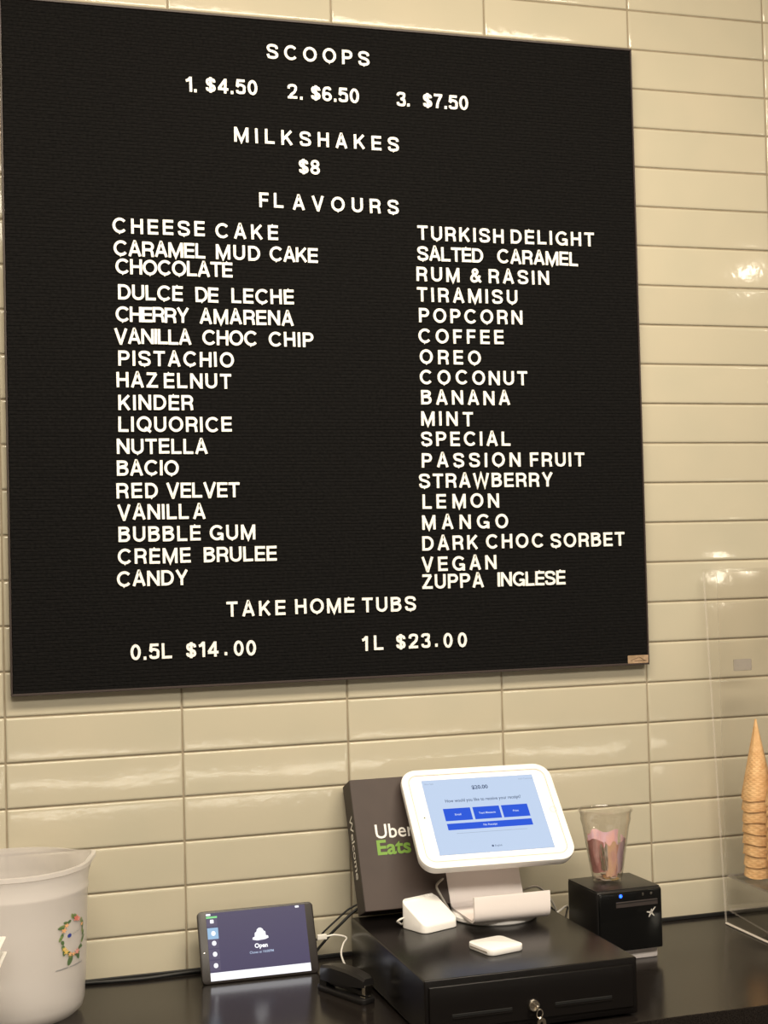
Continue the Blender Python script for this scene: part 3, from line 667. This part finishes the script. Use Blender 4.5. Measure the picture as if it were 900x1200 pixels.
# ---- white reader dock and square reader
dk = thing('reader_dock', 'white wedge shaped card reader dock beside the terminal stand', 'card reader dock', (0.6775, -0.2025, CT+DZ), (0, 0, math.radians(22)))
def wz(y, hi=0.0): return .0125+(y+.031)/.062*.034+hi
bm = bmesh.new(); R_ = []
for ins, f_ in ((.001, 0.0), (0, .001), (0, -1), (.0006, -2), (.0022, -3)):
    ring = []
    for x, y in rrect(.076, .064, .012, 6, ins):
        ring.append((x, y, f_ if f_ >= 0 else wz(y)-(.002, .0006, 0)[int(-f_)-1]))
    R_.append(ring)
loft(bm, R_); obj('body', bm, m_white, dk, smooth=True, angle=35)
bm = bmesh.new()
for a, b in ((-.030, .012), (.019, .031)): add_box(bm, a, b, .0255, .0300, wz(.027)-.004, wz(.027)+.0025, .0012, 2)
obj('back_lip', bm, m_white, dk, smooth=True)
obj('lead', tube(bmesh.new(), catmull([(-.036, .022, .018), (-.044, .024, .016), (-.047, .028, .012), (-.040, .032, .008), (-.030, .036, .0035), (.0, .06, .003)], 6), .0017, 8), m_wcable, dk, smooth=True)
rd = thing('card_reader', 'small square white card reader lying flat on the cash drawer', 'card reader', (0.7310, -0.3700, CT+DZ), (0, 0, math.radians(14)))
obj('body', slab(.067, .067, .012, 0, .0105, .0022), m_white, rd, smooth=True)
obj('card_slot', box(-.0338, -.0330, -.024, .022, .0042, .0058), new_mat('slot_grey', (.25, .21, .18), .6), rd)

# ---- receipt printer
pr_ = thing('receipt_printer', 'black cube receipt printer with blue light on a white foot', 'receipt printer', (1.0336, -0.1730, CT), (0, 0, 0.035))
obj('foot_tray', box(-.050, .0605, -.0400, .055, .0, .020, .003, 2), m_white2, pr_, smooth=True)
obj('body', box(-.0625, .0625, -.055, .060, .020, .125, .004, 3), m_black, pr_, smooth=True)
obj('top_cover', box(-.0615, .0615, -.050, .059, .1235, .1265, .0012, 2), m_black, pr_, smooth=True)
fp = obj('front_panel', box(-.0605, .0605, -.0595, -.053, .0215, .1235, .003, 3), m_gloss, pr_, smooth=True)
sl = obj('paper_slot', box(-.029, .052, -.0602, -.058, .0965, .1065, .0006, 1), new_mat('slot_brown', (.045, .036, .034), .35), pr_)
obj('slot_line', box(-.029, .052, -.0606, -.0600, .1035, .1045), m_dark, sl)
def disc(rad, n=16):
    bm = lathe([(.0001, 0), (rad, 0), (rad*.8, .0006), (.0001, .0008)], n); bmesh.ops.transform(bm, matrix=UPR, verts=bm.verts); return bm
obj('status_light', disc(.0030), new_mat('blue_led', (0, 0, 0), .3, emit=(.015, .09, 1.0), estr=5), fp, loc=(-.0195, -.0596, .1165))
obj('icon', panel(.003, .0060, .0235, .1165, -.0600, .0010), m_chrome, fp); obj('icon', panel(.0045, .0050, .0395, .1165, -.0600, .0022, 4), m_chrome, fp)
bm = bmesh.new()
for (x, z), wd in (((.0085, .0085), .0011), ((-.0085, .0015), .0013), ((-.0045, -.0075), .0013), ((.0060, -.0065), .0012), ((.0010, .0060), .0012)):
    L_ = math.hypot(x, z); nx, nz = -z/L_*wd, x/L_*wd
    bm.faces.new([bm.verts.new((.0385+a, -.0600, .0835+b)) for a, b in ((nx*1.5, nz*1.5), (x+nx*.6, z+nz*.6), (x-nx*.6, z-nz*.6), (-nx*1.5, -nz*1.5))])
obj('logo', bm, new_mat('logo_silver', (.55, .52, .48), .4), fp)

# ---- clear cup with money on the printer
m_clear = bpy.data.materials.new('clear_plastic'); m_clear.use_nodes = True
def clear_nodes(m, tint=(.985, .975, .965), k=1.1, base=0.06):
    nt = m.node_tree; nt.nodes.clear()
    o = nt.nodes.new('ShaderNodeOutputMaterial'); t = nt.nodes.new('ShaderNodeBsdfTransparent'); g = nt.nodes.new('ShaderNodeBsdfGlossy')
    mx = nt.nodes.new('ShaderNodeMixShader'); lw = nt.nodes.new('ShaderNodeLayerWeight'); fz = nt.nodes.new('ShaderNodeMath'); fz.operation = 'POWER'; fz.inputs[1].default_value = 4.0
    nt.links.new(lw.outputs['Facing'], fz.inputs[0])
    ml = nt.nodes.new('ShaderNodeMath'); ml.operation = 'MULTIPLY_ADD'; ml.inputs[1].default_value = k; ml.inputs[2].default_value = base; ml.use_clamp = True
    t.inputs[0].default_value = (*tint, 1); g.inputs['Roughness'].default_value = 0.05
    nt.links.new(fz.outputs[0], ml.inputs[0]); nt.links.new(ml.outputs[0], mx.inputs[0])
    nt.links.new(t.outputs[0], mx.inputs[1]); nt.links.new(g.outputs[0], mx.inputs[2]); nt.links.new(mx.outputs[0], o.inputs[0])
clear_nodes(m_clear)
CX, CY = 1.027, -0.158
cup = thing('plastic_cup', 'clear plastic cup holding coins and banknotes on the receipt printer', 'cup', (CX, CY, CT+.127))
def cr_(z): return .0262+(.0462-.0262)*z/.126
pf = [(.0001, .003), (.0215, .003), (.024, .0005), (.0256, .001), (.0262, .006)]+[(cr_(z), z) for z in (.02, .05, .08, .10)]+[(cr_(.105)+.0012, .106), (cr_(.112)+.0012, .112), (cr_(.114), .114), (cr_(.123), .123), (cr_(.124)+.0022, .1238), (cr_(.124)+.0030, .126), (cr_(.124)+.0018, .1275), (cr_(.124)-.0002, .1265)]
pi_ = [(r2-.0007, z) for r2, z in pf[::-1][4:-4]]+[(.0210, .0042), (.0001, .0042)]
obj('shell', lathe(pf+pi_, 40), m_clear, cup, smooth=True, angle=50)
def note_mat(name, a, b, c):
    m = new_mat(name, a, .6); noise_col(m, a, b, 70, 5, .40, .60, stretch=(1, 1, .5))
    return m
notes = [('pink banknote curled around the left inside of the cup', (.66, .36, .34), (.55, .27, .25), 110, 238, .016, .074, .93),
         ('orange pink banknote pressed to the front of the cup', (.80, .52, .34), (.74, .44, .38), 240, 292, .010, .070, .89),
         ('lilac banknote curled around the right inside of the cup', (.62, .44, .52), (.70, .52, .54), 284, 372, .014, .073, .92),
         ('pale folded banknote showing between the pink and orange ones', (.66, .58, .54), (.30, .24, .17), 224, 249, .022, .066, .965),
         ('pink and lilac banknote standing at the back of the cup', (.72, .44, .42), (.60, .42, .52), 20, 150, .020, .081, .86)]
for k, (lab, a, b, a0, a1, z0, z1, kr) in enumerate(notes):
    bm = bmesh.new(); g = []
    for q in range(13):
        row = []
        for s in range(7):
            z = z0+(z1-z0)*s/6+.0022*math.sin(q*.9+k*1.7)*(s/6-.5)*2; an = math.radians(a0+(a1-a0)*q/12); rr = cr_(z)*kr-.0016*(1+math.sin(q*1.7+s*1.3+k*2))
            row.append(bm.verts.new((rr*math.cos(an), rr*math.sin(an), z+.002*math.sin(q*.8+k*2))))
        g.append(row)
    for q in range(12):
        for s in range(6): bm.faces.new((g[q][s], g[q+1][s], g[q+1][s+1], g[q][s+1]))
    o = obj('banknote', bm, note_mat('banknote_print', a, b, a), None, loc=(CX, CY, CT+.127+.002), smooth=True, angle=80)
    tag(o, lab, 'banknote', 'banknotes in the clear cup')
m_silver = new_mat('coin_silver', (.70, .64, .56), .45, .5); m_gold = new_mat('coin_gold', (.72, .55, .26), .45, .5)
cw = ['at the front left', 'at the front right', 'in the middle', 'at the back left', 'at the back right', 'on top in front', 'on top at the back', 'tilted at the front', 'tilted on the right']
for k in range(9):
    a = (235, 305, 0, 140, 50, 262, 80, 280, 330)[k]; rr = (.0120, .0118, 0, .0115, .0115, .008, .007, .0135, .012)[k]
    R2 = (.0100, .0105, .0096, .0100, .0098, .0102, .0098, .0096, .0095)[k]; z = (.0052, .0052, .0072, .0052, .0052, .0094, .0098, .0130, .0150)[k]
    bm = lathe([(.0001, -.0009), (R2-.0004, -.0009), (R2, -.0006), (R2, .0006), (R2-.0004, .0009), (R2-.0012, .0006), (.0001, .0006)], 24)
    gold = k in (1, 5, 8)
    o = obj('coin', bm, m_gold if gold else m_silver, None, loc=(CX+rr*math.cos(math.radians(a)), CY+rr*math.sin(math.radians(a)), CT+.127+z),
            rot=((0, 0, .12, 0, 0, .2, -.15, .5, .35)[k], (0, 0, .1, 0, 0, -.1, .1, .15, -.4)[k], 0), smooth=True, angle=30)
    tag(o, ('gold coin ' if gold else 'silver coin ')+cw[k]+' in the bottom of the clear cup', 'coin', 'coins in the clear cup')

# ---- acrylic cone case
m_acr = bpy.data.materials.new('clear_acrylic'); m_acr.use_nodes = True; clear_nodes(m_acr, (.992, .988, .984), .32, .012)
m_edge = new_mat('acrylic_edge', (.72, .66, .60), .25, alpha=.8)
m_edge2 = new_mat('acrylic_thin_edge', (.72, .66, .60), .25, alpha=.30)
def plate(bm, poly, axis, a, b):
    """extruded polygon; broad faces slot 0, narrow faces slot 1"""
    mk = {'x': lambda p, t: (t, p[0], p[1]), 'y': lambda p, t: (p[0], t, p[1]), 'z': lambda p, t: (p[0], p[1], t)}[axis]
    v0 = [bm.verts.new(mk(p, a)) for p in poly]; v1 = [bm.verts.new(mk(p, b)) for p in poly]
    bm.faces.new(v0[::-1]); bm.faces.new(v1); n = len(poly)
    for k in range(n):
        bm.faces.new((v0[k], v0[(k+1) % n], v1[(k+1) % n], v1[k]))
    big = max(f_.calc_area() for f_ in bm.faces)*.5
    for f_ in bm.faces: f_.material_index = 0 if f_.calc_area() > big else 1
    return bm
AM = [m_acr, m_edge2]
cs = thing('cone_display_case', 'clear acrylic case holding stacked ice cream cones at the right edge', 'display case', (1.314, -0.02, CT))
CB = lambda z: -.042+.044*z/.668*1.0     # local y of the slanted back edge
obj('side_panel', plate(bmesh.new(), [(CB(.003)-.002, .0), (CB(.668), .668), (-.36, .668), (-.38, .0)], 'x', 0, .004), AM, cs)
obj('side_panel', plate(bmesh.new(), [(CB(.003)-.002, .0), (CB(.668), .668), (-.36, .668), (-.38, .0)], 'x', .446, .450), AM, cs)
bm = bmesh.new(); plate(bm, [(-.0425, .034), (-.0425, .668), (-.0460, .668), (-.0460, .034)], 'x', .0045, .4455)
obj('back_panel', bm, AM, cs)
obj('top_panel', box(.0, .450, -.36, .004, .6685, .6725), AM, cs)
obj('shelf', plate(bmesh.new(), [(.0045, -.05), (.4455, -.05), (.4455, -.37), (.0045, -.37)], 'z', .090, .094), AM, cs)
bm = bmesh.new(); plate(bm, [(-.052, .026), (-.052, .0295), (-.368, .006), (-.368, .0025)], 'x', .0045, .4455)
obj('base_tray', bm, AM, cs)
obj('edge_strip', box(-.001, .005, -.385, -.044, .0, .0032, .001, 1), m_edge, cs)
h = obj('handle', box(.032, .070, -.052, -.0462, .478, .500, .0015, 1), m_edge2, cs)
obj('screw', disc(.0014), m_edge2, h, loc=(.040, -.052, .489)); obj('screw', disc(.0014), m_edge2, h, loc=(.060, -.052, .489))

m_cone = new_mat('waffle_cone', (.62, .36, .14), .6)
noise_col(m_cone, (.70, .40, .17), (.86, .56, .28), 60, 3)
def waffle(m):
    tc = nd(m, 'ShaderNodeTexCoord'); sp = nd(m, 'ShaderNodeSeparateXYZ'); at = nd(m, 'ShaderNodeMath'); at.operation = 'ARCTAN2'
    lk(m, tc.outputs['Object'], sp.inputs[0]); lk(m, sp.outputs[1], at.inputs[0]); lk(m, sp.outputs[0], at.inputs[1])
    hs = []
    for sg in (1, -1):
        a1 = nd(m, 'ShaderNodeMath'); a1.operation = 'MULTIPLY'; a1.inputs[1].default_value = 11*sg; lk(m, at.outputs[0], a1.inputs[0])
        a2 = nd(m, 'ShaderNodeMath'); a2.operation = 'MULTIPLY_ADD'; a2.inputs[1].default_value = 800; lk(m, sp.outputs[2], a2.inputs[0]); lk(m, a1.outputs[0], a2.inputs[2])
        a3 = nd(m, 'ShaderNodeMath'); a3.operation = 'SINE'; lk(m, a2.outputs[0], a3.inputs[0]); hs.append(a3)
    mx = nd(m, 'ShaderNodeMath'); mx.operation = 'MAXIMUM'; lk(m, hs[0].outputs[0], mx.inputs[0]); lk(m, hs[1].outputs[0], mx.inputs[1])
    b = nd(m, 'ShaderNodeBump'); b.inputs['Strength'].default_value = .35; b.inputs['Distance'].default_value = .0007
    lk(m, mx.outputs[0], b.inputs['Height']); lk(m, b.outputs[0], bsdf(m).inputs['Normal'])
waffle(m_cone)
CHt, CR = .150, .0308
def cone_me():
    bm = bmesh.new(); n = 36; R_ = []
    for z, rr, wv in ((0, CR, .0016), (.010, CR*.955, .001), (.05, CR*.70, 0), (.10, CR*.37, 0), (.135, CR*.13, 0), (CHt, .0012, 0)):
        R_.append([((rr+.0006*math.sin(5*a))*math.cos(a), (rr+.0006*math.sin(5*a))*math.sin(a), z+wv*math.sin(3*a+.7)) for a in [2*PI*k/n for k in range(n)]])
    for z, rr in ((.135, CR*.07), (.05, CR*.62), (.0, CR-.0022)):
        R_.append([(rr*math.cos(a), rr*math.sin(a), z-.003*(z > .01)+(.0016*math.sin(3*a+.7) if z == 0 else 0)) for a in [2*PI*k/n for k in range(n)]])
    vs = [[bm.verts.new(p) for p in ring] for ring in R_]
    for a, b in zip(vs[:-1], vs[1:]):
        for i in range(n): bm.faces.new((a[i], a[(i+1) % n], b[(i+1) % n], b[i]))
    for i in range(n): bm.faces.new((vs[-1][i], vs[-1][(i+1) % n], vs[0][(i+1) % n], vs[0][i]))
    # overlapping seam of the rolled wafer
    sm = [bm.verts.new(p) for p in ((CR*1.02*math.cos(a), CR*1.02*math.sin(a), z) for a, z in ((-1.9, .001), (-1.6, .0015), (-1.75, .022)))]
    bm.faces.new(sm)
    me = mesh_from(bm, 'cone'); me.materials.append(m_cone); me.polygons.foreach_set('use_smooth', [True]*len(me.polygons)); me.set_sharp_from_angle(angle=math.radians(60)); return me
cme = cone_me()
wo = ['bottom', 'second from bottom', 'third from bottom', 'fourth from bottom', 'fourth from top', 'third from top', 'second from top', 'topmost']
for sname, cx, cy, sg, ph in (('the fully visible stack in the acrylic case', 1.3668, -.107, 'cones in the fully visible stack', 0.0), ('the stack cut by the right edge', 1.3745, -.178, 'cones in the stack cut by the right edge', 1.3)):
    for k in range(8):
        o = bpy.data.objects.new('waffle_cone', cme); COL.objects.link(o)
        o.location = (cx, cy, CT+.0960+k*.0205)
        o.rotation_euler = (random.gauss(0, .006), random.gauss(0, .006), ph+random.uniform(-.5, .5)+k*.3)
        tag(o, 'upturned golden waffle cone, %s in %s' % (wo[k], sname), 'cone', sg)

# ================================================================== ROOM LIGHTS SEEN ONLY AS REFLECTIONS
m_glow = new_mat('lamp_glow', (0, 0, 0), .5, emit=(1.0, .90, .72), estr=60)
m_glow2 = new_mat('tube_glow', (0, 0, 0), .5, emit=(1.0, .92, .76), estr=17)
for lab, loc in (('bright small pendant lamp hanging high behind the camera on the right', (3.08, -2.50, 2.74)), ('small pendant lamp hanging low behind the camera on the right', (2.84, -2.50, 1.54))):
    L = thing('pendant_lamp', lab, 'lamp', loc)
    bm = bmesh.new(); bmesh.ops.create_uvsphere(bm, u_segments=20, v_segments=12, radius=.036); obj('bulb', bm, m_glow, L, smooth=True)
    obj('cord', tube(bmesh.new(), [(0, 0, .03), (0, 0, 3.0-loc[2])], .003, 6), m_rub, L)
    obj('shade', lathe([(.02, .05), (.05, .03), (.06, .015), (.058, .015), (.048, .027), (.02, .045)], 24), m_chrome, L, smooth=True)
dc = thing('counter_cabinet', 'lit glass display counter behind the camera', 'display cabinet', (1.35, -3.45, 0))
obj('body', box(-1.6, 1.6, -.4, .12, 0, .66, .01, 2), m_cab, dc)
obj('light_tube', box(-1.55, 1.55, .125, .15, .757, .782, .006, 2), m_glow2, dc)
obj('tube_rail', box(-1.58, 1.58, .08, .155, .66, .745, .004, 2), m_cab, dc)
